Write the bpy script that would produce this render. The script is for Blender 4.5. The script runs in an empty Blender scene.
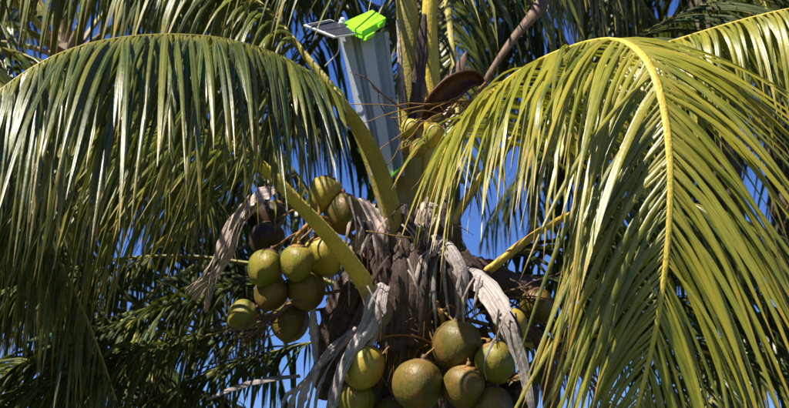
import bpy, math, random
import numpy as np
from mathutils import Vector

random.seed(7)
rng = np.random.default_rng(11)
R = math.radians
scene = bpy.context.scene
col = scene.collection

# ------------------------------------------------------------------ camera
CAM = np.array([0.0, 0.0, 1.7]); PITCH = R(15.0); HFOV = R(27.5)
cd = bpy.data.cameras.new('camera'); cam = bpy.data.objects.new('camera', cd); col.objects.link(cam)
cam.location = CAM; cam.rotation_euler = (R(90) + PITCH, 0, 0)
cd.sensor_fit = 'HORIZONTAL'; cd.angle = HFOV; cd.clip_start = 0.1; cd.clip_end = 6000
cd.dof.use_dof = True; cd.dof.focus_distance = 8.0; cd.dof.aperture_fstop = 3.6
scene.camera = cam
# ------------------------------------------------------------------ sky, sun, exposure
SUN_DIR = Vector((-0.60, -0.42, 1.0)).normalized()          # towards the sun
world = bpy.data.worlds.new('World'); scene.world = world; world.use_nodes = True
wn = world.node_tree; bg = wn.nodes['Background']
sky = wn.nodes.new('ShaderNodeTexSky'); sky.sky_type = 'NISHITA'; sky.sun_disc = False
sky.sun_elevation = math.asin(SUN_DIR.z); sky.sun_rotation = math.atan2(SUN_DIR.x, SUN_DIR.y)
sky.altitude = 1500; sky.air_density = 1.0; sky.dust_density = 0.0; sky.ozone_density = 4.5
hs = wn.nodes.new('ShaderNodeHueSaturation'); hs.inputs['Saturation'].default_value = 1.22; hs.inputs['Hue'].default_value = .518; hs.inputs['Value'].default_value = 1.28
wn.links.new(sky.outputs[0], hs.inputs['Color']); wn.links.new(hs.outputs[0], bg.inputs['Color']); bg.inputs['Strength'].default_value = 0.05
sl = bpy.data.lights.new('sun', 'SUN'); sl.energy = 5.0; sl.angle = R(0.5); sl.color = (1.0, 0.93, 0.80)
so = bpy.data.objects.new('sun', sl); col.objects.link(so)
so.rotation_euler = (-SUN_DIR).to_track_quat('-Z', 'Y').to_euler(); so.location = (-6, -6, 20)
scene.view_settings.view_transform = 'Standard'; scene.view_settings.look = 'None'
scene.view_settings.exposure = 1.2; scene.view_settings.gamma = 1.0
scene.cycles.max_bounces = 8; scene.cycles.transmission_bounces = 4

# ------------------------------------------------------------------ helpers
FWD = np.array([0, math.cos(PITCH), math.sin(PITCH)]); UPV = np.array([0, -math.sin(PITCH), math.cos(PITCH)])
F_PX = 394.5 / math.tan(HFOV / 2)
def P(px, py, d):
    """the point of the place that lies at this spot of the view, d metres out"""
    return CAM + d * (FWD + np.array([1.0, 0, 0]) * (px - 394.5) / F_PX + UPV * (204.0 - py) / F_PX)
G = np.array([0, 0, -1.0])
def nrm(v):
    v = np.asarray(v, float); return v / (np.linalg.norm(v) + 1e-12)
def spline(pts, n):
    pts = [np.asarray(p, float) for p in pts]
    q = [2 * pts[0] - pts[1]] + pts + [2 * pts[-1] - pts[-2]]
    out = []
    for i in range(1, len(q) - 2):
        p0, p1, p2, p3 = q[i-1], q[i], q[i+1], q[i+2]
        for u in np.linspace(0, 1, 24, endpoint=False):
            out.append(0.5 * ((2*p1) + (-p0+p2)*u + (2*p0-5*p1+4*p2-p3)*u*u + (-p0+3*p1-3*p2+p3)*u**3))
    out.append(pts[-1]); out = np.array(out)
    L = np.concatenate([[0], np.cumsum(np.linalg.norm(np.diff(out[:, :3], axis=0), axis=1))])
    s = np.linspace(0, L[-1], n)
    return np.stack([np.interp(s, L, out[:, k]) for k in range(out.shape[1])], 1), L[-1]

class MB:
    """collects vertices, faces and one colour value per vertex"""
    def __init__(s): s.v = []; s.f = []; s.a = []; s.n = 0
    def add(s, v, f, a=None):
        v = np.asarray(v, float); s.v.append(v)
        s.f += [tuple(i + s.n for i in q) for q in f]
        s.a.append(np.zeros((len(v), 4)) if a is None else np.asarray(a, float)); s.n += len(v)
    def grid(s, rows, attr=None, closed=False, caps=False):
        r, c = len(rows), len(rows[0]); f = []
        for i in range(r - 1):
            for j in range(c if closed else c - 1):
                k = (j + 1) % c; f.append((i*c+j, i*c+k, (i+1)*c+k, (i+1)*c+j))
        if caps and closed: f += [tuple(range(c))[::-1], tuple((r-1)*c + j for j in range(c))]
        s.add(np.concatenate(rows), f, None if attr is None else np.concatenate(attr))
    def tube(s, pts, rad, sides=7, a=(0, 0, 0, 0), up=(0, 0, 1)):
        pts = np.asarray(pts, float); n = len(pts); rad = np.broadcast_to(rad, n); rows = []; at = []
        t = np.gradient(pts, axis=0)
        for i in range(n):
            ti = nrm(t[i]); x = np.cross(ti, up)
            x = nrm(x if np.linalg.norm(x) > .05 else np.cross(ti, (1, 0.2, 0))); y = np.cross(x, ti)
            th = np.arange(sides) * 2 * math.pi / sides
            rows.append(pts[i] + rad[i] * (np.cos(th)[:, None] * x + np.sin(th)[:, None] * y))
            aa = np.tile(np.array(a, float), (sides, 1)); aa[:, 1] = i / max(1, n - 1); at.append(aa)
        s.grid(rows, at, closed=True, caps=True)
    def box(s, c, X, Y, Z):
        c, X, Y, Z = map(np.asarray, (c, X, Y, Z))
        v = [c + a*X + b*Y + d*Z for d in (-1, 1) for b in (-1, 1) for a in (-1, 1)]
        s.add(v, [(0,2,3,1),(4,5,7,6),(0,1,5,4),(2,6,7,3),(0,4,6,2),(1,3,7,5)])
    def build(s, name, mat, parent=None, origin=None, smooth=True, solid=0, bevel=0):
        v = np.concatenate(s.v); o3 = v[0].copy() if origin is None else np.asarray(origin, float)
        me = bpy.data.meshes.new(name); me.from_pydata((v - o3).tolist(), [], s.f)
        ca = me.color_attributes.new('tint', 'FLOAT_COLOR', 'POINT')
        ca.data.foreach_set('color', np.concatenate(s.a).astype(np.float32).ravel())
        if smooth: me.polygons.foreach_set('use_smooth', [True] * len(me.polygons))
        me.materials.append(mat)
        ob = bpy.data.objects.new(name, me); col.objects.link(ob)
        w = o3 - (WORLD[parent.name] if parent else 0)
        ob.location = w; WORLD[ob.name] = o3
        if parent: ob.parent = parent
        if bevel:
            m = ob.modifiers.new('bevel', 'BEVEL'); m.width = bevel; m.segments = 2; m.limit_method = 'ANGLE'
        if solid:
            m = ob.modifiers.new('solid', 'SOLIDIFY'); m.thickness = solid; m.offset = 0
        me.update(); return ob
WORLD = {}
def thing(name, loc, label, cat, group=None):
    o = bpy.data.objects.new(name, None); col.objects.link(o); o.location = loc; o.empty_display_size = .2
    WORLD[o.name] = np.asarray(loc, float); return tag(o, label, cat, group)
def tag(o, label, cat, group=None):
    o['label'] = label; o['category'] = cat
    if group: o['group'] = group
    return o

# ------------------------------------------------------------------ materials
class NT:
    def __init__(s, name):
        s.m = bpy.data.materials.new(name); s.m.use_nodes = True; s.t = s.m.node_tree
        s.b = s.t.nodes['Principled BSDF']; s.out = s.t.nodes['Material Output']
    def n(s, kind, **kw):
        x = s.t.nodes.new(kind)
        for k, v in kw.items(): setattr(x, k, v)
        return x
    def l(s, a, b): s.t.links.new(a, b)
    def set(s, sock, v):
        if hasattr(v, 'is_output'): s.l(v, sock)
        else: sock.default_value = v
    def math(s, op, a, b=0.0, c=0.0, clamp=False):
        x = s.n('ShaderNodeMath', operation=op, use_clamp=clamp)
        for i, v in enumerate((a, b, c)): s.set(x.inputs[i], v)
        return x.outputs[0]
    def mix(s, f, a, b):
        x = s.n('ShaderNodeMix', data_type='RGBA'); s.set(x.inputs[0], f)
        for i, v in ((6, a), (7, b)): s.set(x.inputs[i], (*v, 1) if isinstance(v, tuple) and len(v) == 3 else v)
        return x.outputs[2]
    def noise(s, vec, scale, detail=3, rough=.55, dist=0):
        x = s.n('ShaderNodeTexNoise'); x.inputs['Scale'].default_value = scale; x.inputs['Detail'].default_value = detail
        x.inputs['Roughness'].default_value = rough; x.inputs['Distortion'].default_value = dist
        if vec is not None: s.l(vec, x.inputs['Vector'])
        return x.outputs['Fac']
    def ramp(s, f, stops):
        x = s.n('ShaderNodeValToRGB'); s.l(f, x.inputs[0]); e = x.color_ramp.elements
        while len(e) < len(stops): e.new(0.5)
        for k, (p, c) in zip(e, stops): k.position = p; k.color = (*c, 1) if len(c) == 3 else c
        return x.outputs[0]
    def smooth(s, v, a, b):
        x = s.n('ShaderNodeMapRange', interpolation_type='SMOOTHSTEP'); s.l(v, x.inputs[0])
        x.inputs[1].default_value = a; x.inputs[2].default_value = b; return x.outputs[0]
    def pos(s): return s.n('ShaderNodeNewGeometry').outputs['Position']
    def obj(s): return s.n('ShaderNodeTexCoord').outputs['Object']
    def tint(s):
        a = s.n('ShaderNodeAttribute', attribute_name='tint'); x = s.n('ShaderNodeSeparateColor')
        s.l(a.outputs['Color'], x.inputs[0]); return x.outputs[0], x.outputs[1], x.outputs[2], a.outputs['Alpha']
    def bump(s, h, strength, dist=.004):
        x = s.n('ShaderNodeBump'); x.inputs['Strength'].default_value = strength; x.inputs['Distance'].default_value = dist
        s.l(h, x.inputs['Height']); s.l(x.outputs[0], s.b.inputs['Normal']); return x.outputs[0]

def leaf_material(name, dark, mid, pale, tip, rough=.36, trans=.20, spots=.35, spec=.42, coat=.10):
    """blade: hue per leaflet, pale midvein, fine ribs, yellowed and scorched tips, rusty blotches"""
    k = NT(name); rnd, u, ac, age = k.tint(); pos = k.pos()
    base = k.ramp(rnd, [(0, dark), (.5, mid), (1, pale)])
    big = k.noise(pos, 9, 3)
    base = k.mix(k.smooth(big, .35, .75), base, k.mix(.5, base, pale))
    # yellowing runs in from the tip, further on some leaflets
    yl = k.smooth(k.math('ADD', u, k.math('MULTIPLY', k.math('SUBTRACT', k.noise(pos, 14, 2), .5), .9)), .62, 1.08)
    yl = k.math('MULTIPLY', yl, k.smooth(k.math('ADD', rnd, age), .15, .95))
    c = k.mix(yl, base, tip)
    br = k.smooth(k.math('ADD', u, k.math('MULTIPLY', k.math('SUBTRACT', k.noise(pos, 40, 2), .5), .35)), .93, 1.04)
    c = k.mix(br, c, (.16, .075, .03))
    bl = k.smooth(k.noise(pos, 26, 4, .6), .66, .75)
    c = k.mix(k.math('MULTIPLY', bl, spots), c, (.24, .12, .025))
    vein = k.math('SUBTRACT', 1.0, k.smooth(k.math('ABSOLUTE', k.math('SUBTRACT', ac, .5)), .02, .09))
    c = k.mix(k.math('MULTIPLY', vein, .75), c, k.mix(.5, pale, (.36, .34, .10)))
    c = k.mix(k.math('MULTIPLY', k.math('SUBTRACT', 1.0, k.smooth(u, .0, .16)), .65), c, k.mix(.5, pale, (.42, .36, .07)))
    rib = k.math('SINE', k.math('MULTIPLY', ac, 55.0))
    c = k.mix(k.math('MULTIPLY', k.math('ADD', rib, 1.0), .07), c, (.02, .03, .008))
    k.l(c, k.b.inputs['Base Color'])
    rr = k.math('ADD', k.math('MULTIPLY', k.noise(pos, 30, 3), .3), rough - .15)
    k.l(rr, k.b.inputs['Roughness']); k.b.inputs['Specular IOR Level'].default_value = spec
    k.b.inputs['Coat Weight'].default_value = coat; k.b.inputs['Coat Roughness'].default_value = .22
    nb = k.bump(k.math('ADD', k.math('MULTIPLY', rib, .35), k.noise(pos, 60, 2)), .35, .0035)
    tr = k.n('ShaderNodeBsdfTranslucent'); k.l(k.mix(.35, c, (.34, .40, .03)), tr.inputs['Color']); k.l(nb, tr.inputs['Normal'])
    mx = k.n('ShaderNodeMixShader'); mx.inputs[0].default_value = trans
    k.l(k.b.outputs[0], mx.inputs[1]); k.l(tr.outputs[0], mx.inputs[2]); k.l(mx.outputs[0], k.out.inputs['Surface'])
    return k.m
LEAF = {
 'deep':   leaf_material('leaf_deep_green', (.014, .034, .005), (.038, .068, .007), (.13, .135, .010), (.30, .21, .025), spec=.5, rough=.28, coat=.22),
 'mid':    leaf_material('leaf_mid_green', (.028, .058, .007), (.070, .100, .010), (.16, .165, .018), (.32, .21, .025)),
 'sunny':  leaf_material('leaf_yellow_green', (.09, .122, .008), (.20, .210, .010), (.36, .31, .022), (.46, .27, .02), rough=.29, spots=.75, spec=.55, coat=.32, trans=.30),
 'shade':  leaf_material('leaf_shaded_green', (.012, .025, .008), (.022, .040, .010), (.055, .075, .02), (.16, .12, .03), rough=.58, trans=.16, spec=.14, coat=.0),  # darkened leaf copy: shade on rear and lower fronds put into the colour
 'dry':    leaf_material('leaf_dry', (.10, .065, .03), (.17, .115, .055), (.30, .23, .13), (.2, .13, .06), rough=.6, trans=.1, spec=.2),
}
def petiole_material(name, c1, c2, brown=.3):
    k = NT(name); rnd, u, ac, age = k.tint(); pos = k.pos()
    c = k.mix(k.smooth(k.noise(pos, 7, 4), .3, .7), c1, c2)
    mp = k.n('ShaderNodeMapping'); mp.inputs['Scale'].default_value = (55, 55, 5); k.l(pos, mp.inputs[0])
    st = k.noise(mp.outputs[0], 1.0, 4)
    c = k.mix(k.math('MULTIPLY', k.smooth(st, .46, .7), brown), c, (.16, .085, .03))
    c = k.mix(k.math('MULTIPLY', k.smooth(age, .0, .6), k.smooth(k.math('ADD', st, age), .55, .95)), c, (.20, .145, .10))
    k.l(c, k.b.inputs['Base Color']); k.b.inputs['Roughness'].default_value = .5
    c_ = k.smooth(k.noise(pos, 32, 5, .7), .60, .70); k.l(k.mix(k.math('MULTIPLY', c_, .7), c, (.11, .06, .025)), k.b.inputs['Base Color'])
    k.bump(k.math('ADD', k.math('MULTIPLY', st, 1.6), k.noise(pos, 60, 4)), .7, .006); return k.m
PET = {
 'green': petiole_material('petiole_green', (.22, .20, .030), (.32, .26, .045)),
 'yellow': petiole_material('petiole_yellow', (.46, .36, .04), (.60, .43, .05), .2),
 'orange': petiole_material('petiole_orange', (.42, .24, .02), (.5, .32, .04), .25),
 'olive': petiole_material('petiole_olive', (.13, .12, .022), (.20, .17, .035)),
 'dead': petiole_material('petiole_dead', (.17, .10, .05), (.26, .17, .09), .6),
}
def fibre_material(name, a, b, c3, scale=(90, 90, 7), rough=.85, bump=.9):
    k = NT(name); pos = k.pos(); mp = k.n('ShaderNodeMapping'); mp.inputs['Scale'].default_value = scale; k.l(pos, mp.inputs[0])
    s1 = k.noise(mp.outputs[0], 1.0, 5, .65, .4); s2 = k.noise(pos, 11, 4)
    c = k.ramp(s1, [(.25, a), (.5, b), (.78, c3)]); c = k.mix(k.smooth(s2, .35, .75), c, k.mix(.6, c, a))
    k.l(c, k.b.inputs['Base Color']); k.b.inputs['Roughness'].default_value = rough
    k.b.inputs['Specular IOR Level'].default_value = .25; k.bump(s1, bump, .008); return k.m
FIB = fibre_material('crown_fibre', (.035, .018, .012), (.085, .05, .033), (.18, .12, .085))
TRUNK = fibre_material('trunk_bark', (.07, .05, .04), (.15, .115, .09), (.26, .21, .17), (12, 12, 40))
def sheath_material(name, a, b, c3, streaks=16.0):
    """a dried sheath: fine veins along the strip, dark cracks, weather stains"""
    k = NT(name); rnd, u, ac, age = k.tint(); pos = k.pos()
    cv = k.n('ShaderNodeCombineXYZ'); k.l(k.math('MULTIPLY', ac, streaks), cv.inputs[0]); k.l(k.math('MULTIPLY', u, 2.2), cv.inputs[1]); k.l(k.math('MULTIPLY', rnd, 20), cv.inputs[2])
    s1 = k.noise(cv.outputs[0], 1.0, 5, .7, .2)
    c = k.ramp(s1, [(.30, a), (.48, b), (.70, c3)])
    c = k.mix(k.math('MULTIPLY', k.smooth(k.noise(pos, 18, 4), .5, .68), .65), c, a)
    c = k.mix(k.smooth(k.noise(pos, 45, 5, .7), .62, .7), c, (.07, .045, .035))
    k.l(c, k.b.inputs['Base Color']); k.b.inputs['Roughness'].default_value = .62; k.b.inputs['Specular IOR Level'].default_value = .3
    k.bump(k.math('ADD', k.math('MULTIPLY', s1, 2.0), k.noise(pos, 50, 4)), .9, .006); return k.m
GREY = sheath_material('sheath_grey', (.12, .085, .08), (.36, .31, .30), (.64, .58, .57))
PALE = sheath_material('sheath_pale', (.19, .11, .09), (.46, .36, .31), (.64, .55, .49), 11)
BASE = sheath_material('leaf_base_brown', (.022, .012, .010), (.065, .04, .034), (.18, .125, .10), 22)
SPATHE = fibre_material('spathe_brown', (.035, .014, .009), (.075, .032, .018), (.13, .065, .038), (60, 60, 10), .5, .5)
SPATHE_P = fibre_material('spathe_tan', (.075, .042, .026), (.15, .09, .06), (.25, .17, .125), (60, 60, 10), .6, .5)
TWIG = fibre_material('twig_tan', (.12, .06, .02), (.24, .13, .04), (.36, .23, .08), (50, 50, 50), .7, .5)
TWIG_D = fibre_material('twig_brown', (.05, .025, .015), (.12, .065, .04), (.24, .15, .10), (50, 50, 50), .8, .5)

def nut_material(name, c1, c2, c3, scar):
    k = NT(name); pos = k.obj(); a = k.tint()
    rndo = k.n('ShaderNodeObjectInfo').outputs['Random']
    off = k.n('ShaderNodeVectorMath', operation='ADD'); k.l(pos, off.inputs[0]); k.l(rndo, off.inputs[1])
    p = off.outputs[0]
    c = k.mix(k.smooth(k.noise(p, 9, 4), .3, .7), c1, c2)
    c = k.mix(k.math('MULTIPLY', k.smooth(k.noise(p, 7, 4, .65), .42, .62), .9), c, c3)
    mp = k.n('ShaderNodeMapping'); mp.inputs['Scale'].default_value = (60, 60, 8); k.l(p, mp.inputs[0])
    s = k.noise(mp.outputs[0], 1.0, 4, .6)
    c = k.mix(k.math('MULTIPLY', k.smooth(s, .52, .68), .55), c, scar)
    c = k.mix(k.math('MULTIPLY', k.smooth(k.noise(p, 13, 6, .75), .56, .68), .8), c, scar)
    c = k.mix(k.math('MULTIPLY', k.smooth(a[1], .9, 1.0), .9), c, (.10, .05, .02))   # dried blossom end
    c = k.mix(k.math('MULTIPLY', k.smooth(a[1], .2, .0), .5), c, (.42, .38, .12))     # paler under the calyx
    k.l(c, k.b.inputs['Base Color']); k.l(k.math('ADD', .30, k.math('MULTIPLY', k.noise(p, 22, 3), .3)), k.b.inputs['Roughness'])
    k.b.inputs['Specular IOR Level'].default_value = .3
    k.bump(k.math('ADD', k.math('MULTIPLY', s, 1.4), k.math('ADD', k.noise(p, 40, 3), k.math('MULTIPLY', k.noise(p, 12, 3), 2.0))), .45, .006); return k.m
NUT = {
 'green': nut_material('coconut_green', (.12, .125, .014), (.18, .165, .02), (.23, .17, .026), (.16, .085, .03)),
 'yellow': nut_material('coconut_yellow', (.24, .205, .022), (.33, .26, .034), (.30, .20, .03), (.24, .13, .04)),
 'olive': nut_material('coconut_shaded_olive', (.070, .062, .010), (.105, .085, .014), (.15, .09, .018), (.15, .07, .028)),  # olive husk darkened to carry the shade on the lower coconuts
 'brown': nut_material('coconut_shaded_brown', (.026, .017, .010), (.045, .028, .016), (.06, .04, .018), (.04, .02, .012)),  # brown husk darkened further, with its shade put into the colour
}
def plain(name, c, rough=.5, metal=0, var=.12, scale=6):
    k = NT(name); n = k.noise(k.pos(), scale, 4)
    k.l(k.mix(n, tuple(x * (1 - var) for x in c), tuple(min(1, x * (1 + var)) for x in c)), k.b.inputs['Base Color'])
    k.b.inputs['Roughness'].default_value = rough; k.b.inputs['Metallic'].default_value = metal; return k.m

# ------------------------------------------------------------------ ground
k = NT('ground_grass'); pos = k.pos()
c = k.ramp(k.noise(pos, .8, 6, .65), [(.3, (.035, .05, .015)), (.55, (.06, .08, .022)), (.75, (.14, .11, .06))])
k.l(k.mix(k.smooth(k.noise(pos, 14, 4), .4, .7), c, (.05, .06, .02)), k.b.inputs['Base Color'])
k.b.inputs['Roughness'].default_value = .95; k.bump(k.noise(pos, 30, 5), .8, .03)
g = MB(); S = 3000; xs = [-S, -300, -60, -20, 0, 20, 60, 300, S]
g.grid([np.array([[x, y, 0.0] for x in xs]) for y in xs]); gr = g.build('ground', k.m, origin=(0, 0, 0)); gr['kind'] = 'structure'

# ------------------------------------------------------------------ fronds
def leaflet_geo(b, d, w, length, width, droop, twist, fold, rnd, age, segs=9, kink=None, wind=(0, 0, 0)):
    rows, at = [], []; p = np.array(b, float); step = length / segs
    wind = np.asarray(wind, float)
    for i in range(segs + 1):
        u = i / segs
        m = np.cross(d, w)
        pr = (.45 + .55 * min(1, u / .14)) * (1 - max(0, (u - .30) / .70) ** 1.7 * .97)
        hw = width * .5 * pr; fo = fold * (1 - .5 * u)
        cx, sx = math.cos(fo), math.sin(fo)
        rows.append(np.array([p - w*hw*cx - m*hw*sx, p, p + w*hw*cx - m*hw*sx]))
        at.append(np.array([[rnd, u, 0, age], [rnd, u, .5, age], [rnd, u, 1, age]]))
        p = p + d * step
        kk = droop / segs * (1.7 - 1.4 * u)
        d2 = nrm(d + (G + wind) * kk)
        if kink and abs(u - kink[0]) < .5 / segs: d2 = nrm(d2 + G * kink[1])
        w = nrm(w - np.dot(w, d2) * d2); d = d2
        if twist:
            ta = twist / segs; w = nrm(w * math.cos(ta) + np.cross(d, w) * math.sin(ta))
    return rows, at

def frond(palm, pts, n_leaf=110, leaf='mid', pet='green', start=.28, length=.9, width=.042, a0=72, a1=32, lift=8,
          droop=2.2, base_w=.085, tip_w=.010, nh=None, single=0, ring=64, age=.2, name='frond', jit=1.0, sides=(1, -1),
          keep=1.0, wind=(0, 0, 0), segs=9, droop2=None, len2=None, near_side=0, blen=.85, lean=None):
    """a rachis with its petiole (the part's own mesh) and leaflets along both sides; droop2/len2 hold for the second side"""
    C, L = spline(pts, ring); T = np.gradient(C, axis=0); T /= np.linalg.norm(T, axis=1)[:, None]
    N = np.zeros_like(C)
    n = np.array([0, 0, 1.0]) if nh is None else None
    prev = None
    for i in range(ring):
        u = i / (ring - 1)
        if nh is not None:
            us = [x[0] for x in nh]; v = np.array([np.interp(u, us, [x[1][k] for x in nh]) for k in range(3)])
        else:
            v = np.array([0, 0, 1.0]) if prev is None else prev * .9 + np.array([0, 0, .1])
        v = v - np.dot(v, T[i]) * T[i]
        prev = N[i] = nrm(v)
    B = np.cross(T, N)                                   # side vector
    mb = MB(); rows, at = [], []; th = np.arange(9) * 2 * math.pi / 9
    for i in range(ring):
        u = i / (ring - 1)
        hw = (tip_w + (base_w * .5 - tip_w) * (1 - u) ** 1.25) * (1 + 1.1 * max(0, (.10 - u) / .10) ** 1.5)
        hh = hw * (.62 if u > .12 else .45 + .17 * u / .12)
        cs = C[i] + np.cos(th)[:, None] * B[i] * hw + (np.sin(th) * np.where(np.sin(th) > 0, .55, 1.0))[:, None] * N[i] * hh
        rows.append(cs); a = np.zeros((9, 4)); a[:, 1] = u; a[:, 3] = max(0, 1 - u / .15); at.append(a)
    mb.grid(rows, at, closed=True, caps=True)
    fr = mb.build(name, PET[pet], palm, origin=C[0])
    fol = MB(); cand = []
    for sd in sides:
        for j in range(n_leaf):
            if random.random() > keep: continue
            f = (j + .5 + random.uniform(-.3, .3) * jit) / n_leaf
            u = start + (1 - start) * f * .995
            x = u * (ring - 1); i0 = min(int(x), ring - 2); fx = x - i0
            c = C[i0] * (1-fx) + C[i0+1] * fx; t = nrm(T[i0] * (1-fx) + T[i0+1] * fx)
            nn = nrm(N[i0] * (1-fx) + N[i0+1] * fx); s = nrm(B[i0] * (1-fx) + B[i0+1] * fx) * sd
            hw = tip_w + (base_w * .5 - tip_w) * (1 - u) ** 1.25
            a = R(a0 + (a1 - a0) * f + random.gauss(0, 3.5) * jit); lv = lift if np.isscalar(lift) else lift[0 if sd == 1 else 1]; lv = lv if np.isscalar(lv) else lv[0] * (1-f) + lv[1] * f
            lf = R(lv + random.gauss(0, 6) * jit)
            d = nrm(math.cos(a) * t + math.sin(a) * (s * math.cos(lf) + nn * math.sin(lf)))
            if lean is not None: d = nrm(d + np.asarray(lean) * max(0.0, 1 - 2.2 * f))
            w = nrm(t - np.dot(t, d) * d)
            if sd == -1: w = -w
            ln = length if sd == 1 or len2 is None else len2
            l_ = ln * (.62 + .38 * math.sin(math.pi * min(1, .22 + .62 * f))) * (blen + (1 - blen) * min(1, f / .16)) * (1 if f < .75 else 1 - .65 * ((f - .75) / .25) ** 1.5) * random.uniform(1 - .26 * jit, 1.06)
            dr = (droop if sd == 1 or droop2 is None else droop2) * random.uniform(.75, 1.3)
            kink = (random.uniform(.35, .75), random.uniform(.5, 2)) if random.random() < .14 * jit else None
            wd = width * (1 if f < .6 else 1 - .45 * (f - .6) / .4) * random.uniform(.82, 1.12)
            rows, at = leaflet_geo(c + s * hw * .75 + nn * hw * .2, d, w, l_, wd, dr, random.gauss(0, .45) * jit,
                                   random.uniform(.35, 1.0), min(1, max(0, random.gauss(.45, .33))), max(0, min(1, age + random.gauss(0, .15))), segs, kink, wind)
            cand.append((sd, f, rows, at))
    if single:
        near = lambda x: (x[0] != near_side if near_side else False, -np.linalg.norm(x[2][-1][1] - x[2][0][1]))
        pick = sorted(cand, key=near)[:single]
        ids = {id(x[2]) for x in pick}
        for sd, f, rows, at in pick:
            m = MB(); m.grid(rows, at); m.build('leaflet', LEAF[leaf], fr, origin=rows[0][1])
        cand = [x for x in cand if id(x[2]) not in ids]
    if cand:
        for sd, f, rows, at in cand: fol.grid(rows, at)
        o = fol.build('foliage', LEAF[leaf], fr, origin=C[0]); o['kind'] = 'stuff'
    return fr
def PP(*q): return [P(*x) for x in q]

CROWN = P(412, 300, 9.35)
palm = thing('palm_tree', (CROWN[0] + .1, CROWN[1] + .1, 0), 'coconut palm in the middle with arching fronds, clusters of coconuts and grey sheaths', 'palm tree')
# trunk: ringed, slightly bowed
base = WORLD['palm_tree']; tb = MB(); rows = []; zz = np.linspace(-.05, CROWN[2] + .22, 90)
for i, z in enumerate(zz):
    f = z / zz[-1]; cx = base[:2] * (1 - f) + CROWN[:2] * f; cx = cx + np.array([.10, .05]) * math.sin(math.pi * max(0, f))
    r = .135 + .10 * max(0, 1 - z / .5) ** 2 + (.012 if i % 3 == 0 else 0) + .05 * max(0, f - .88) / .12
    if f > .97: r *= .7
    a = np.arange(20) * math.pi / 10
    rows.append(np.stack([cx[0] + r * np.cos(a), cx[1] + r * np.sin(a), np.full(20, z)], 1))
tb.grid(rows, closed=True, caps=True); tb.build('trunk', TRUNK, palm, origin=base)

up = (0, 0, 1.0); tocam = (0, -1.0, .25)
# the two big fronds in front
frond(palm, PP((402,285,9.15),(396,235,9.05),(386,188,8.95),(366,140,8.8),(335,98,8.5),(290,64,8.1),(240,44,7.75),(190,36,7.45),(130,37,7.2),(75,48,7.0),(25,72,6.85),(-40,122,6.7)),
      n_leaf=150, leaf='deep', pet='green', start=.36, length=1.24, width=.035, a0=58, a1=36, lift=((-52,-45),(-30,-38)), droop=1.6, droop2=1.1,
      base_w=.125, single=130, age=.45, jit=1.7, blen=.6, lean=(-.22, 0, -.25), near_side=-1)
frond(palm, PP((428,285,9.15),(432,215,9.05),(450,150,8.85),(480,108,8.6),(520,73,8.3),(570,48,7.95),(615,39,7.6),(645,58,7.35),(662,100,7.18),(670,160,7.05),(669,230,6.98),(661,300,6.95),(648,365,6.95),(628,440,6.95)),
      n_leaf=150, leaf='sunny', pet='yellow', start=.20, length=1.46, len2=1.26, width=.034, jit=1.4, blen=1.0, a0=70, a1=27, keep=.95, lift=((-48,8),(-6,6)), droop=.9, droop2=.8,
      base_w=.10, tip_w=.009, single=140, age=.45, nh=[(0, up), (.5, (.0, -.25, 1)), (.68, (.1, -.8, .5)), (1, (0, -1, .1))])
# upper right frond and the rear ones
frond(palm, PP((430,270,9.5),(470,190,9.6),(540,110,9.6),(610,65,9.5),(690,36,9.3),(789,9,9.0),(900,-6,8.6)),
      n_leaf=88, leaf='sunny', pet='yellow', start=.34, length=.9, width=.038, a0=75, a1=50, lift=-45, droop=2.2, base_w=.09, single=30, age=.25, jit=1.8)
frond(palm, PP((400,270,9.5),(383,200,9.55),(352,118,9.6),(308,58,9.8),(262,5,10),(200,-38,10.2),(100,-62,10.3),(0,-60,10.2),(-90,-20,10.1)),
      n_leaf=95, leaf='mid', pet='green', start=.36, length=1.05, width=.042, a0=70, a1=45, lift=-35, droop=2.5, base_w=.12, jit=1.8)
frond(palm, PP((408,270,9.45),(411,180,9.5),(411,90,9.55),(406,0,9.6),(392,-80,9.75),(350,-140,10.0),(270,-160,10.4),(170,-130,10.8)),
      n_leaf=95, leaf='mid', pet='green', start=.42, length=1.5, width=.04, a0=70, a1=45, lift=-35, droop=2, base_w=.22, jit=1.8)
frond(palm, PP((424,270,9.45),(431,180,9.5),(432,90,9.55),(430,0,9.6),(444,-80,9.8),(490,-130,10.1),(570,-140,10.5),(660,-100,10.9)),
      n_leaf=95, leaf='deep', pet='yellow', start=.42, length=1.5, width=.04, a0=70, a1=45, lift=-35, droop=2, base_w=.15, jit=1.8)
frond(palm, PP((428,270,9.6),(480,180,9.9),(560,95,10.3),(640,35,10.7),(720,-2,11.1),(810,-30,11.4),(920,-50,11.6)),
      n_leaf=90, leaf='shade', pet='olive', start=.32, length=.95, width=.045, a0=60, a1=35, lift=-10, droop=.8, base_w=.10, jit=1.5)
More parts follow.
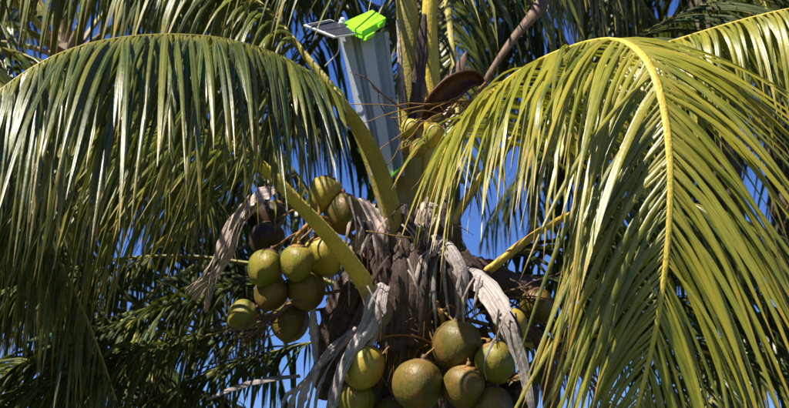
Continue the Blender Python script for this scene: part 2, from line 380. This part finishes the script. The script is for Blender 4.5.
# left side, below the big frond
frond(palm, PP((382,336,8.98),(378,306,8.9),(364,282,8.84),(336,244,8.75),(300,205,8.65),(255,160,8.62),(200,132,8.66),(140,127,8.72),(70,147,8.8),(0,182,8.9),(-70,235,8.95)),
      n_leaf=135, leaf='mid', pet='yellow', start=.36, length=1.36, width=.027, a0=60, a1=36, lift=-35, droop=1.3, base_w=.13, age=.8, jit=2.0, lean=(-.15, 0, 0))
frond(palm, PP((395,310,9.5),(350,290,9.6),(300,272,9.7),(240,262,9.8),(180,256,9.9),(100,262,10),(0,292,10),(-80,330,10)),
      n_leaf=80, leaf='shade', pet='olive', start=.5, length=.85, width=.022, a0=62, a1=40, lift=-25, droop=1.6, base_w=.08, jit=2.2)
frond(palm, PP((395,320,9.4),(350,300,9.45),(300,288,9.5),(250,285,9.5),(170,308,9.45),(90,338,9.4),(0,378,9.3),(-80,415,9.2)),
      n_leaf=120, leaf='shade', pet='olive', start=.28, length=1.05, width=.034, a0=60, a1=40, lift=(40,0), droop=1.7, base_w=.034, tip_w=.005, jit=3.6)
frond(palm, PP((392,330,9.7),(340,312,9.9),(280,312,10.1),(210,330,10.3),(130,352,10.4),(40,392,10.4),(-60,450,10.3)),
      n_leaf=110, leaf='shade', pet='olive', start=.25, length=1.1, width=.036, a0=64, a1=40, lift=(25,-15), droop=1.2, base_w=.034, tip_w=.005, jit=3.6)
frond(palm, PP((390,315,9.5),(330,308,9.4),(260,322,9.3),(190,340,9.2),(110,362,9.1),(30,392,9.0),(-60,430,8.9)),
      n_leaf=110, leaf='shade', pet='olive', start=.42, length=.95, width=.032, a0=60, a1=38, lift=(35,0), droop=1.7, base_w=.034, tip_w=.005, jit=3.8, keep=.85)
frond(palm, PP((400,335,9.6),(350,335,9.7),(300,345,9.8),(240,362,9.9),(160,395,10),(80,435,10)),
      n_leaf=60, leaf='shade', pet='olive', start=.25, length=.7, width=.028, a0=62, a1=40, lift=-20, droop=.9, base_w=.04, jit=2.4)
# right side, below the big frond
frond(palm, PP((430,300,9.2),(462,284,9.2),(490,268,9.25),(525,240,9.4),(575,212,9.65),(640,198,9.9),(720,212,10.1),(810,250,10.2)),
      n_leaf=85, leaf='mid', pet='orange', start=.38, length=.8, width=.038, a0=66, a1=40, lift=-35, droop=1.3, base_w=.13, age=.9, jit=2)
frond(palm, PP((430,330,9.5),(475,338,9.6),(530,344,9.7),(600,335,9.9),(680,345,10.1),(780,378,10.2),(860,420,10.2)),
      n_leaf=75, leaf='shade', pet='orange', start=.33, length=.75, width=.026, a0=60, a1=36, lift=6, droop=.9, base_w=.08, jit=2.2)
frond(palm, PP((430,300,9.5),(490,280,9.6),(560,280,9.8),(622,318,9.9),(670,385,10.0),(700,470,10.0)),
      n_leaf=70, leaf='shade', pet='dead', start=.25, length=.75, width=.024, a0=58, a1=36, lift=0, droop=.7, base_w=.075, age=.9, jit=2.4)
frond(palm, PP((430,320,9.7),(490,330,10),(560,318,10.3),(640,300,10.6),(720,305,10.8),(830,350,10.9)),
      n_leaf=95, leaf='shade', pet='olive', start=.2, length=.9, width=.034, a0=62, a1=36, lift=-25, droop=1.1, base_w=.07, jit=2.4)
frond(palm, PP((432,300,9.6),(480,268,9.9),(540,248,10.2),(610,250,10.5),(700,275,10.8),(800,330,11)),
      n_leaf=100, leaf='shade', pet='olive', start=.22, length=.95, width=.034, a0=62, a1=36, lift=(10,-20), droop=1.2, base_w=.07, jit=2.6)
frond(palm, PP((432,315,9.5),(470,320,9.6),(520,336,9.7),(570,366,9.8),(610,410,9.9),(640,470,9.9)),
      n_leaf=60, leaf='dry', pet='dead', start=.3, length=.55, width=.018, a0=50, a1=30, lift=0, droop=.8, base_w=.06, jit=2.6, keep=.6)

# ------------------------------------------------------------------ the crown's sheaths, spathes, stalks and fibre
def ribbon(name, mat, pts, widths, curl=.5, face=(0, -1, .3), thick=.006, ragged=0.0, n=26, parent=palm, wave=0.0, hollow=False, fold=0.0):
    """a shell-like strip along a curve: widths in metres along it, curl bends it across"""
    C, L = spline(pts, n); T = np.gradient(C, axis=0); rows, at = [], []; m = 11; hs_ = -1 if hollow else 1; ph = random.uniform(0, 6)
    for i in range(n):
        t = nrm(T[i]); f = np.asarray(face, float); f = nrm(f - np.dot(f, t) * t); s = np.cross(t, f); u = i / (n - 1)
        w = np.interp(u, np.linspace(0, 1, len(widths)), widths) * .5
        row = []
        for j in range(m):
            x = (j / (m - 1) - .5) * 2; e = 1 + (random.uniform(-ragged, ragged) if abs(x) == 1 else 0)
            row.append(C[i] + s * w * math.sin(x * curl * 1.5) / math.sin(curl * 1.5) * e + f * (hs_ * w * curl * (math.cos(x * curl * 1.5) - 1) * 1.6 + w * fold * math.cos(x * 9 + u * 2 + ph) + wave * math.sin(u * 11 + x * 2 + ph)))
        rows.append(np.array(row)); a = np.zeros((m, 4)); a[:, 1] = u; a[:, 2] = np.linspace(0, 1, m); a[:, 0] = ph / 6; at.append(a)
    mb = MB(); mb.grid(rows, at); return mb.build(name, mat, parent, origin=C[0], solid=thick)
px = .0055
ribbon('leaf_sheath', GREY, PP((432,236,9.02),(447,246,8.9),(458,268,8.83),(460,296,8.82),(455,326,8.84)), [10*px,15*px,17*px,13*px,2*px], .7, (-.3,-1,.5), ragged=.08)
ribbon('leaf_sheath', GREY, PP((456,268,9.02),(482,284,8.8),(504,318,8.6),(521,362,8.55),(534,420,8.55)), [12*px,22*px,23*px,17*px,12*px,3*px], .6, (-.55,-1,.55), ragged=.12, wave=.008, fold=.10, thick=.004)
ribbon('leaf_sheath', GREY, PP((378,284,8.86),(374,302,8.76),(368,322,8.72),(352,348,8.70),(338,378,8.66),(326,425,8.66)), [25*px,25*px,17*px,13*px,12*px,7*px], .7, (-.2,-1,.4), ragged=.16, wave=.006, fold=.12, thick=.004)
for dx, dy, w_, dd in ((0,0,9,0), (-7,6,6,.02), (6,-6,5,-.02), (-13,14,4,.04), (11,4,3,-.03)):
    ribbon('leaf_sheath', (GREY, PALE)[w_ == 6], PP((356,328,8.9+dd),(331+dx*.5,350+dy,8.86+dd),(312+dx,374+dy,8.84+dd),(302+dx*1.3,398,8.84+dd),(294+dx*1.6,432+dy,8.84+dd)), [5*px,w_*px,w_*1.1*px,w_*.8*px,2*px], .6, (-.3,-1,.4), ragged=.3, wave=.008, fold=.1, thick=.003)
ribbon('leaf_sheath', GREY, PP((374,318,8.8),(371,340,8.76),(360,352,8.74),(352,372,8.74)), [9*px,9*px,7*px,3*px], .6, (-.2,-1,.4), ragged=.2)
ribbon('leaf_sheath', PALE, PP((432,196,9.0),(424,214,8.96),(417,234,8.96),(413,254,9.0)), [8*px,17*px,18*px,7*px], .6, (-.2,-1,.3), ragged=.22, wave=.008)
ribbon('leaf_sheath', PALE, PP((356,200,9.1),(368,218,9.04),(378,236,9.0),(384,254,9.0)), [14*px,30*px,26*px,8*px], .5, (-.3,-1,.3), ragged=.2, wave=.01)
ribbon('leaf_sheath', PALE, PP((352,250,9.12),(360,238,9.06),(372,238,9.03)), [14*px,20*px,12*px], .4, (-.3,-1,.3), ragged=.25, wave=.01)
ribbon('dead_leaf', PALE, PP((284,187,9.2),(262,194,9.15),(246,206,9.1),(236,222,9.1)), [9*px,17*px,16*px,9*px], .4, (-.5,-1,.4), ragged=.35, wave=.012, fold=.12, thick=.003)
for q in range(9):
    j = random.uniform(-9, 9); e = random.uniform(-12, 14)
    ribbon('dead_leaf', random.choice((PALE, PALE, GREY)), PP((258+j,196,9.14),(238+j*.8,222+j*.5,9.1),(226+j,250,9.08),(212+j+e*.4,275+e*.5,9.08),(194+e,300+e,9.1)), [3*px,random.uniform(3,7)*px,random.uniform(4,8)*px,random.uniform(2,6)*px,1*px], .4, (-.5,-1,.4), ragged=.35, wave=.012, fold=.12, thick=.003)
ribbon('dead_leaf', GREY, PP((300,376,9.2),(272,379,9.15),(240,386,9.12),(206,400,9.1)), [5*px,7*px,7*px,2*px], .5, (0,-1,.8), ragged=.2)
ribbon('spathe', SPATHE, PP((482,82,9.1),(470,77,9.02),(452,83,8.98),(434,99,8.98),(422,120,9.02)), [4*px,16*px,25*px,21*px,4*px], .95, (.35,-1,-.55), thick=.012, hollow=True)
ribbon('spathe', SPATHE_P, PP((552,-20,9.3),(534,10,9.2),(512,38,9.12),(492,68,9.08),(478,92,9.08)), [13*px,14*px,9*px,6*px,5*px], .8, (-.4,-1,.2), thick=.01)
ribbon('spathe', SPATHE_P, PP((466,52,9.35),(460,66,9.3),(452,80,9.25),(446,98,9.2)), [1*px,11*px,16*px,8*px], .5, (0,-1,.2), thick=.008)
ribbon('dead_stalk', TWIG_D, PP((520,320,9.3),(540,338,9.3),(549,370,9.3),(553,430,9.3)), [10*px,13*px,14*px,14*px], .9, (0,-1,.2), thick=.02)

def stalk(name, mat, main, r0, r1, ends, r2=.006, parent=palm, n=16):
    """a bunch's stalk with its branchlets, one mesh"""
    C, L = spline(main, n); mb = MB(); mb.tube(C, np.linspace(r0, r1, n), 8)
    for e in ends:
        b = C[random.randint(n // 2, n - 1)]; e = np.asarray(e); m_ = (b + e) / 2 + rng.normal(0, .025, 3) + np.array([0, 0, .03])
        D, _ = spline([b, m_, e], 9); D = D + rng.normal(0, .004, D.shape); mb.tube(D, np.linspace(r2, r2 * .6, 9), 5)
    return mb.build(name, mat, parent, origin=C[0])

# ------------------------------------------------------------------ coconuts, each hanging on a stalk of its bunch
def coconut(px_, py_, d, rpx, mat, label, top=(0, 0, 1), elong=1.06, group='coconuts hanging in the palm crown', small=False):
    c = P(px_, py_, d); r = rpx * d / F_PX; z = nrm(np.asarray(top, float) + np.array([0, -.30, 0]) + rng.normal(0, .12, 3)); x = nrm(np.cross(z, (.3, 1, .1))); y = np.cross(z, x)
    nu, nv = 28, 18; rows, at = [], []; ph = random.uniform(0, 6.3); tri = random.uniform(.07, .13); lob = rng.normal(0, .03, 3)
    for i in range(nv):
        v = i / (nv - 1); th = math.pi * (.012 + .976 * v); zz = math.cos(th)
        pf = math.sin(th) ** .86 * (1 + .09 * zz)
        a = np.arange(nu) * 2 * math.pi / nu + ph
        rr = pf * (1 + tri * np.cos(3 * a) * (1 - .3 * zz) + lob[0] * np.cos(a) + lob[1] * np.cos(2 * a + 1))
        h = zz * elong - (.10 if v > .9 else 0) * (v - .9) / .1 + lob[2] * zz * zz
        rows.append(c + r * (np.cos(a)[:, None] * rr[:, None] * x + np.sin(a)[:, None] * rr[:, None] * y + h * z))
        k_ = np.zeros((nu, 4)); k_[:, 1] = v; at.append(k_)
    mb = MB(); mb.grid(rows, at, closed=True, caps=True)
    o = mb.build('coconut', NUT[mat], None, origin=c); tag(o, label, 'coconut', group)
    # calyx: overlapping tepals round the stem end
    cb = MB()
    for q in range(6):
        a = q * math.pi / 3 + ph; rad = np.cos(a) * x + np.sin(a) * y; tan = np.cross(z, rad); lay = .02 * (q % 2)
        rws = []
        for u in (0, .35, .7, 1.0):
            ww = (.30, .34, .28, .05)[(0, .35, .7, 1.0).index(u)]; rr = .06 + .44 * u; hh = elong * math.cos(rr * 1.02) + .035 + lay
            rws.append(np.array([c + r * (rad * rr + tan * ww * e + z * (hh - .04 * e * e)) for e in (-1, 0, 1)]))
        cb.grid(rws)
    top_p = c + z * r * (elong + .02)
    cb.tube([top_p - z * r * .03, top_p + z * r * .22], [r * .13, r * .09], 6)
    cb.build('calyx', TWIG_D if random.random() < .5 and not small else TWIG if not small else NUT['yellow'], o, origin=top_p, solid=r * .03)
    return top_p + z * r * .2
L1 = [(266,268,8.93,17.5,'green','sunlit green coconut outermost of the lit row beside the slanting stem',(.35,0,1)),
      (297,263,8.86,17,'green','green coconut in the middle of the lit row beside the slanting stem',(.05,-.1,1)),
      (324,256,9.02,20,'yellow','broad yellow green coconut tucked against the slanting petiole',(-.5,-.2,1)),
      (271,293,8.99,17,'olive','shaded olive coconut directly under the outermost lit green one',(.4,0,1)),
      (306,290,9.02,19.5,'olive','shaded olive coconut directly under the middle one of the lit row',(0,0,1)),
      (243,316,9.02,15,'green','lopsided green coconut hanging low beside the dry brown twigs',(.9,.1,.7)),
      (290,322,9.14,19,'olive','shaded brownish coconut at the bottom of the bunch above the strip of sky',(.1,0,1)),
      (325,194,9.1,17,'yellow','yellow coconut half hidden behind hanging leaflets above the slanting petiole',(.1,.2,1)),
      (344,214,9.06,19,'olive','olive coconut in shade beside the pale pinkish sheath',(-.1,.2,1)),
      (267,240,9.2,17,'brown','round dry coconut darkened for shade above the sunlit green ones',(.3,0,1)),
      (272,216,9.28,14,'brown','pointed dry coconut darkened for shade just below the pale dead leaf',(.3,0,1))]
L2 = [(363,367,8.78,22,'yellow','large yellow olive coconut beside the striped grey sheath',(.15,.1,1)),
      (357,402,8.86,18,'green','green coconut cut by the bottom edge under the large yellow olive one',(.3,0,1)),
      (419,386,8.70,25,'olive','biggest round olive coconut at the bottom centre in front of the trunk',(.1,.3,1)),
      (457,347,8.84,25,'olive','dark olive coconut under the pointed grey blade',(0,.2,1)),
      (465,388,8.70,21,'olive','brownish olive coconut between the biggest one and the long grey sheath',(-.1,.1,1)),
      (496,363,8.72,20,'green','green coconut with bright sun patches touching the long grey sheath',(-.25,0,1)),
      (492,410,8.72,22,'olive','olive coconut cut by the bottom edge below the sun patched one',(-.2,.1,1)),
      (512,326,8.95,17,'yellow','yellow coconut peeping out behind the long grey sheath',(-.5,0,1)),
      (521,396,8.92,21,'brown','dark coconut in shadow behind the lower end of the long grey sheath',(-.4,0,1)),
      (538,306,9.25,17,'olive','shaded olive coconut outermost near the yellow rib',(-.5,0,1)),
      (391,418,8.95,20,'olive','shaded olive coconut at the bottom edge between two larger ones',(.1,0,1))]
L3 = [(409,129,8.98,8.5,'yellow','small young green coconut nearest the grey device housing',(.6,0,.7)),
      (419,148,8.93,8.5,'green','small young green coconut lowest of the little group below the spathe',(.6,0,.8)),
      (433,136,8.93,10.5,'yellow','largest of the small young coconuts below the brown spathe',(.5,0,.9)),
      (408,145,8.98,7,'green','tiniest young coconut under the one nearest the device',(.5,0,.8))]
t1 = [coconut(*a[:6], top=a[6], group='coconuts in the bunch by the slanting stem') for a in L1]
t2 = [coconut(*a[:6], top=a[6], elong=1.03, group='coconuts in the bunch below the crown') for a in L2]
t3 = [coconut(*a[:6], top=a[6], small=True, elong=1.25, group='young coconuts below the spathe') for a in L3]
stalk('fruit_stalk', TWIG, PP((395,285,9.25),(360,245,9.12),(325,218,9.0),(300,232,8.95),(292,246,8.97)), .022, .012, t1, .008)
stalk('fruit_stalk', TWIG, PP((415,285,9.2),(428,290,8.98),(440,312,8.86),(446,335,8.92),(446,360,8.95)), .024, .012, t2, .008)
stalk('fruit_stalk', TWIG, PP((432,210,9.3),(452,150,9.2),(466,112,9.1),(462,98,9.05),(450,112,9.0),(438,122,8.96)), .014, .008, t3, .004)
# flower stalk with thin twigs over the housing and towards the spathe
def E(*q): return [P(*x) for x in q]
stalk('flower_stalk', TWIG, PP((440,190,9.1),(448,150,8.98),(455,125,8.95),(470,100,8.95),(486,82,8.96)), .012, .006,
      E((352,127,8.85),(350,104,8.85),(372,157,8.85),(390,118,8.85),(400,172,8.86),(412,190,8.85),(428,196,8.85),(446,176,8.85),(430,110,8.85),(500,96,8.9),(492,88,8.9),(480,122,8.9),(398,150,8.85),(384,168,8.85),(470,118,8.85),(440,106,8.86)), .0045)
stalk('flower_stalk', TWIG_D, PP((408,112,9.0),(396,104,8.95),(380,92,8.92),(366,78,8.9),(350,72,8.9)), .007, .003, E((402,128,8.95),(392,112,8.92)), .004)
stalk('flower_stalk', TWIG, PP((412,238,8.8),(396,236,8.75),(380,233,8.74),(366,231,8.75)), .005, .003, [], .003)
stalk('dry_flower_stalk', TWIG_D, PP((345,290,9.1),(315,296,8.98),(290,305,8.9),(268,322,8.86),(240,344,8.85)), .010, .005,
      E(*[(random.uniform(200, 285), random.uniform(325, 372), random.uniform(8.75, 9.0)) for _ in range(20)], (292,300,8.85),(296,315,8.85)), .0045)
stalk('dry_flower_stalk', TWIG_D, PP((440,270,9.15),(470,285,9.1),(500,296,9.1),(545,300,9.15)), .010, .005,
      E(*[(random.uniform(490, 600), random.uniform(270, 375), random.uniform(9.0, 9.4)) for _ in range(16)]), .005)
stalk('dry_flower_stalk', TWIG_D, PP((405,300,9.15),(400,315,9.0),(396,330,8.92),(392,350,8.9)), .008, .004,
      E(*[(random.uniform(378, 440), random.uniform(318, 360), random.uniform(8.82, 8.95)) for _ in range(12)]), .004)
# old leaf bases and woven brown fibre between the petioles
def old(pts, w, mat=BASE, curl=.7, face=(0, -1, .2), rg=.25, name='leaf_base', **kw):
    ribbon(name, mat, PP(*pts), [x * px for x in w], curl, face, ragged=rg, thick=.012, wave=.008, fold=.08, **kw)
old([(366,222,9.02),(376,246,8.97),(386,282,8.93),(396,336,8.95)], (10,22,24,14))
old([(398,244,8.95),(401,270,8.88),(400,306,8.87),(394,352,8.9)], (6,22,30,20))
old([(417,226,8.98),(420,256,8.90),(419,294,8.86),(414,346,8.9)], (6,26,36,22))
old([(440,240,9.0),(446,270,8.95),(446,306,8.92),(440,350,8.95)], (6,24,30,16))
old([(404,204,9.03),(407,230,8.98),(406,262,8.95)], (4,20,14))
old([(388,214,9.12),(392,250,9.06),(398,290,9.02)], (14,34,34))
old([(440,206,9.12),(436,246,9.06),(430,290,9.02)], (10,30,34))
old([(456,254,9.12),(474,276,9.08),(492,300,9.1),(500,336,9.15)], (22,34,30,8))
old([(470,262,9.25),(500,276,9.25),(532,292,9.3),(552,318,9.35)], (20,30,30,6))
old([(366,258,9.2),(346,292,9.15),(330,338,9.15),(322,400,9.2)], (20,34,30,12))
old([(372,300,9.1),(356,338,9.08),(348,376,9.1),(346,420,9.1)], (24,30,28,16))
old([(392,334,9.05),(388,366,9.02),(386,420,9.02)], (20,34,34))
old([(440,340,9.1),(446,370,9.1),(446,420,9.1)], (30,46,46))
old([(476,330,9.2),(492,366,9.2),(498,420,9.2)], (20,40,40))
old([(312,302,9.0),(314,330,8.98),(316,362,9.0)], (3,9,3), GREY)
# torn brown sheath edges on the upright petioles
old([(425,14,9.5),(421,60,9.44),(416,104,9.4),(412,140,9.35)], (4,12,14,8), BASE, .5, (.4,-1,0))
old([(398,20,9.45),(400,64,9.40),(403,110,9.36)], (2,5,6), PALE, .5, (-.3,-1,0))
old([(424,58,9.5),(421,96,9.42),(418,128,9.36)], (3,9,5), SPATHE_P, .5, (.2,-1,0))
for q in range(62):          # shreds of pale fibre hanging off the petioles' bases
    x0, y0, dd = random.choice(((360,205,9.0),(378,222,8.95),(412,212,8.93),(428,205,8.95),(372,288,8.74),(470,280,8.86),(350,250,9.05),(440,246,8.9),(398,262,8.85),(506,318,8.62)))
    x0 += random.uniform(-11, 11); y0 += random.uniform(-12, 16); ln = random.uniform(14, 55); sx = random.uniform(-14, 14); dd -= random.uniform(0, .05)
    ribbon('fibre_strand', random.choice((PALE, PALE, GREY, BASE)), PP((x0,y0,dd),(x0+sx*.7,y0+ln*.35,dd-.03),(x0+sx*1.1,y0+ln*.7,dd-.03),(x0+sx*.9,y0+ln,dd)), [1.5*px,random.uniform(1,3.6)*px,random.uniform(.8,2.4)*px,.6*px], .5, (0,-1,.3), thick=.0025, n=8, ragged=.3)
for q in range(13):
    x0 = random.uniform(418, 452); y0 = random.uniform(250, 268); x1 = x0 + (x0 - 436) * random.uniform(.3, 1.2); y1 = y0 + random.uniform(18, 70); dd = random.uniform(8.80, 8.86)
    ribbon('fibre_strand', random.choice((PALE, GREY, BASE)), PP((x0,y0,dd+.06),((x0+x1)/2+random.uniform(-3,3),(y0+y1)/2-4,dd),(x1,y1,dd+.01)), [2*px,random.uniform(2,5)*px,1*px], .5, (0,-1,.3), thick=.003, n=8)
fb = MB()
for q in range(520):
    a = R(random.uniform(-175, 5)); z0 = random.uniform(-.25, .45); r_ = .16 + random.uniform(0, .05)
    p0 = CROWN + np.array([r_ * math.cos(a), r_ * math.sin(a), z0]); ln = random.uniform(.12, .42)
    sw = rng.normal(0, .07, 3); o_ = np.array([math.cos(a), math.sin(a), 0])
    fb.tube([p0 + o_ * .08, p0 + o_ * .11 + sw * .4 + G * ln * .4, p0 + o_ * .115 + sw + G * ln], [.0035, .003, .0012], 4)
o = fb.build('fibre', TWIG, palm, origin=CROWN); o['kind'] = 'stuff'

# ------------------------------------------------------------------ the grey housing with green cap and solar panel
METAL = plain('housing_grey_blue', (.35, .40, .48), .42, .0, .08, 3)
LIME = plain('lime_green_plastic', (.22, .70, .012), .38, 0, .05)
FRAME = plain('panel_frame_white', (.72, .74, .74), .35, .2, .05); CELL = plain('solar_cell_dark', (.022, .026, .04), .5, 0, .3, 40)
WIREM = plain('bracket_pale', (.55, .55, .52), .5)
dev_o = P(405, 176, 9.25)
dev = thing('sensor_station', dev_o, 'tapered grey metal housing with lime green cap and small solar panel behind the crown', 'sensor station')
prof = [(0, .10), (.03, .045), (.24, .0), (.30, .05), (.38, .05), (.42, -.015), (.68, -.03), (.74, .05), (.90, .03), (.93, .0), (1.0, .05), (1.0, .16), (.5, .20), (0, .16)]
rows = []
for i in range(13):
    f = i / 12; y = 32 + f * 144; x0 = 338 + f * 33; x1 = 388 + f * 17; d = 9.20 + .02 * f
    rows.append(np.array([P(x0 + (x1 - x0) * a, y, d + b * (1 + .2 * f)) for a, b in prof]))
mb = MB(); mb.grid(rows, closed=True, caps=True); mb.build('housing', METAL, dev, origin=dev_o, smooth=False, bevel=.004)
def slab(mb, top, down):
    top = [np.asarray(p) for p in top]; dn = [p + down for p in top]
    mb.add(top + dn, [(0,1,2,3),(7,6,5,4)] + [(i, i+4, (i+1)%4+4, (i+1)%4) for i in range(4)])
A_, B_, C_, D_ = P(339,24,9.22), P(372,9.5,9.34), P(386,17.5,9.20), P(362,31,9.08)
dn = UPV * -.046
mb = MB(); slab(mb, (A_, B_, C_, D_), dn * .42)
ctr_ = (A_ + B_ + C_ + D_) / 4; lowq = [p + (ctr_ - p) * .05 + dn * .46 for p in (A_, B_, C_, D_)]
slab(mb, lowq, dn * .54); slab(mb, [p + (ctr_ - p) * .12 + dn * .40 for p in (A_, B_, C_, D_)], dn * .1)


cap_ = mb.build('cap', LIME, dev, origin=D_, smooth=False, bevel=.006)
e1 = nrm(C_ - D_); e2 = nrm(A_ - D_); e3 = UPV; fo = nrm(np.cross(e1, e3)); fo = fo if fo[1] < 0 else -fo
mb = MB(); mb.box(D_ * .25 + C_ * .75 + dn * .42 + fo * .012, e1 * .026, fo * .009, e3 * .011); mb.build('latch', LIME, cap_, origin=C_, smooth=False, bevel=.004)
mb = MB(); mb.box(D_ * .75 + C_ * .25 + dn * 1.08 + fo * .006, e1 * .036, fo * .018, e3 * .013); mb.build('nose', LIME, cap_, origin=D_, smooth=False, bevel=.006)
mb = MB()
for x_, y_ in ((344,42),(381,42),(359,96),(391,96)):
    mb.tube([P(x_, y_, 9.26), P(x_, y_, 9.205)], [.007, .007], 8, up=(0, 0, 1))
mb.build('bolt', plain('bolt_zinc', (.45, .45, .46), .35, .8), dev, origin=P(344,40,9.2))
# panel: a framed sheet held out beside the cap
q0, q1, q2, q3 = P(303.5,24.5,9.10), P(330,19,9.22), P(363,32,9.16), P(334,36.5,9.02)
nn = nrm(np.cross(q1 - q0, q3 - q0)); nn = nn if nn[2] > 0 else -nn
def quad(u, v): return (q0*(1-u)+q1*u)*(1-v) + (q3*(1-u)+q2*u)*v
# u runs across, v towards the cap
mb = MB(); slab(mb, (q0, q1, q2, q3), -nn * .012); pan = mb.build('solar_panel', FRAME, dev, origin=q0, smooth=False, bevel=.002)
for v0, v1 in ((.05, .56), (.62, .97)):
    mb = MB(); slab(mb, [quad(.07, v0) + nn * .0035, quad(.93, v0) + nn * .0035, quad(.93, v1) + nn * .0035, quad(.07, v1) + nn * .0035], -nn * .003)
    mb.build('solar_cell', CELL, pan, origin=quad(.1, v0), smooth=False)
mb = MB(); c0 = quad(1.02, .35)
for a_, b_ in ((0, .02), (.02, .035)): mb.tube([c0 + nn * a_, c0 + nn * b_], [.022 - a_ * .3, .018 - a_ * .3], 12, up=(1, 0, 0))
mb.build('sensor_head', FRAME, dev, origin=c0)
mb = MB(); C_b, _ = spline(PP((337,33,9.12),(339,42,9.14),(338,52,9.16),(331,60,9.2),(325,66,9.28)), 14); mb.tube(C_b, .004, 6); mb.build('bracket', WIREM, dev, origin=C_b[0])
mb = MB(); ra = [P(388,180,9.17), P(396,172,9.17), P(405,165,9.18)]
for i in range(2):
    a_, b_ = ra[i], ra[i+1]; m_ = (a_ + b_) / 2; mb.box(m_, (b_ - a_) * .5, np.array([0, .012, 0]), UPV * .006)
mb.build('strap', LIME, dev, origin=ra[0], smooth=False)

# ------------------------------------------------------------------ palms standing behind
def back_palm(crown, n, label, leaf, seed, lean_x=None, flen=3.6, e_lo=-35, e_hi=75, nl=70):
    random.seed(seed); crown = np.asarray(crown, float)
    t = thing('palm_tree', (crown[0] + (random.uniform(-.4, .4) if lean_x is None else lean_x), crown[1], 0), label, 'palm tree', 'palms behind the coconut palm')
    b = WORLD[t.name]; rows = []; zz = np.linspace(-.05, crown[2] + .1, 40)
    for i, z in enumerate(zz):
        f = max(0, z / zz[-1]); c_ = b[:2] * (1 - f) + crown[:2] * f + np.array([.2, .1]) * math.sin(math.pi * f); r = .14 + .1 * max(0, 1 - z / .6) ** 2 + .008 * (i % 2)
        a = np.arange(12) * math.pi / 6; rows.append(np.stack([c_[0] + r * np.cos(a), c_[1] + r * np.sin(a), np.full(12, z)], 1))
    mb = MB(); mb.grid(rows, closed=True, caps=True); mb.build('trunk', TRUNK, t, origin=b)
    for i in range(n):
        az = i * 2.39996 + random.uniform(-.2, .2); el = R(e_lo + (e_hi - e_lo) * ((i + .5) / n) + random.uniform(-6, 6)); p = crown.copy(); pts = [p.copy()]
        d = np.array([math.cos(az) * math.cos(el), math.sin(az) * math.cos(el), math.sin(el)]); L = flen * random.uniform(.85, 1.1)
        for s_ in range(8):
            p = p + d * L / 8; pts.append(p.copy()); d = nrm(d + G * .21)
        frond(t, pts, n_leaf=nl, leaf=leaf[i % len(leaf)], pet=('green', 'olive')[i % 2], start=.22, length=.95, width=.042, a0=68, a1=36, lift=-25, droop=1.5, base_w=.1, ring=30, segs=6, jit=2.0)
    return t
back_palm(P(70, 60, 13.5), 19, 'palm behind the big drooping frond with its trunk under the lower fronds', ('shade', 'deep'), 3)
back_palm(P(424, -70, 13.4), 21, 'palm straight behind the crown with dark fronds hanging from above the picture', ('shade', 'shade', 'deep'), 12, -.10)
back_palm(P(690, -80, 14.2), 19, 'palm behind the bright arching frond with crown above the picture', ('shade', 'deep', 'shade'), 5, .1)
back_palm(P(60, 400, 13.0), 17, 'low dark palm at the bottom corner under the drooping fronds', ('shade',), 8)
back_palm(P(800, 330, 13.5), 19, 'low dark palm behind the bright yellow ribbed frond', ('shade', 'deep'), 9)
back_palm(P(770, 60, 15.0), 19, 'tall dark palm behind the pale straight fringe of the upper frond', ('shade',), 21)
back_palm(P(-190, 60, 9.4), 15, 'added palm off the picture edge whose fronds behind the big drooping frond cast shade on the lower ones', ('deep', 'shade'), 44, 0, 2.7, -20, 60, 64)  # added, mostly unseen palm that shades the lower left fronds
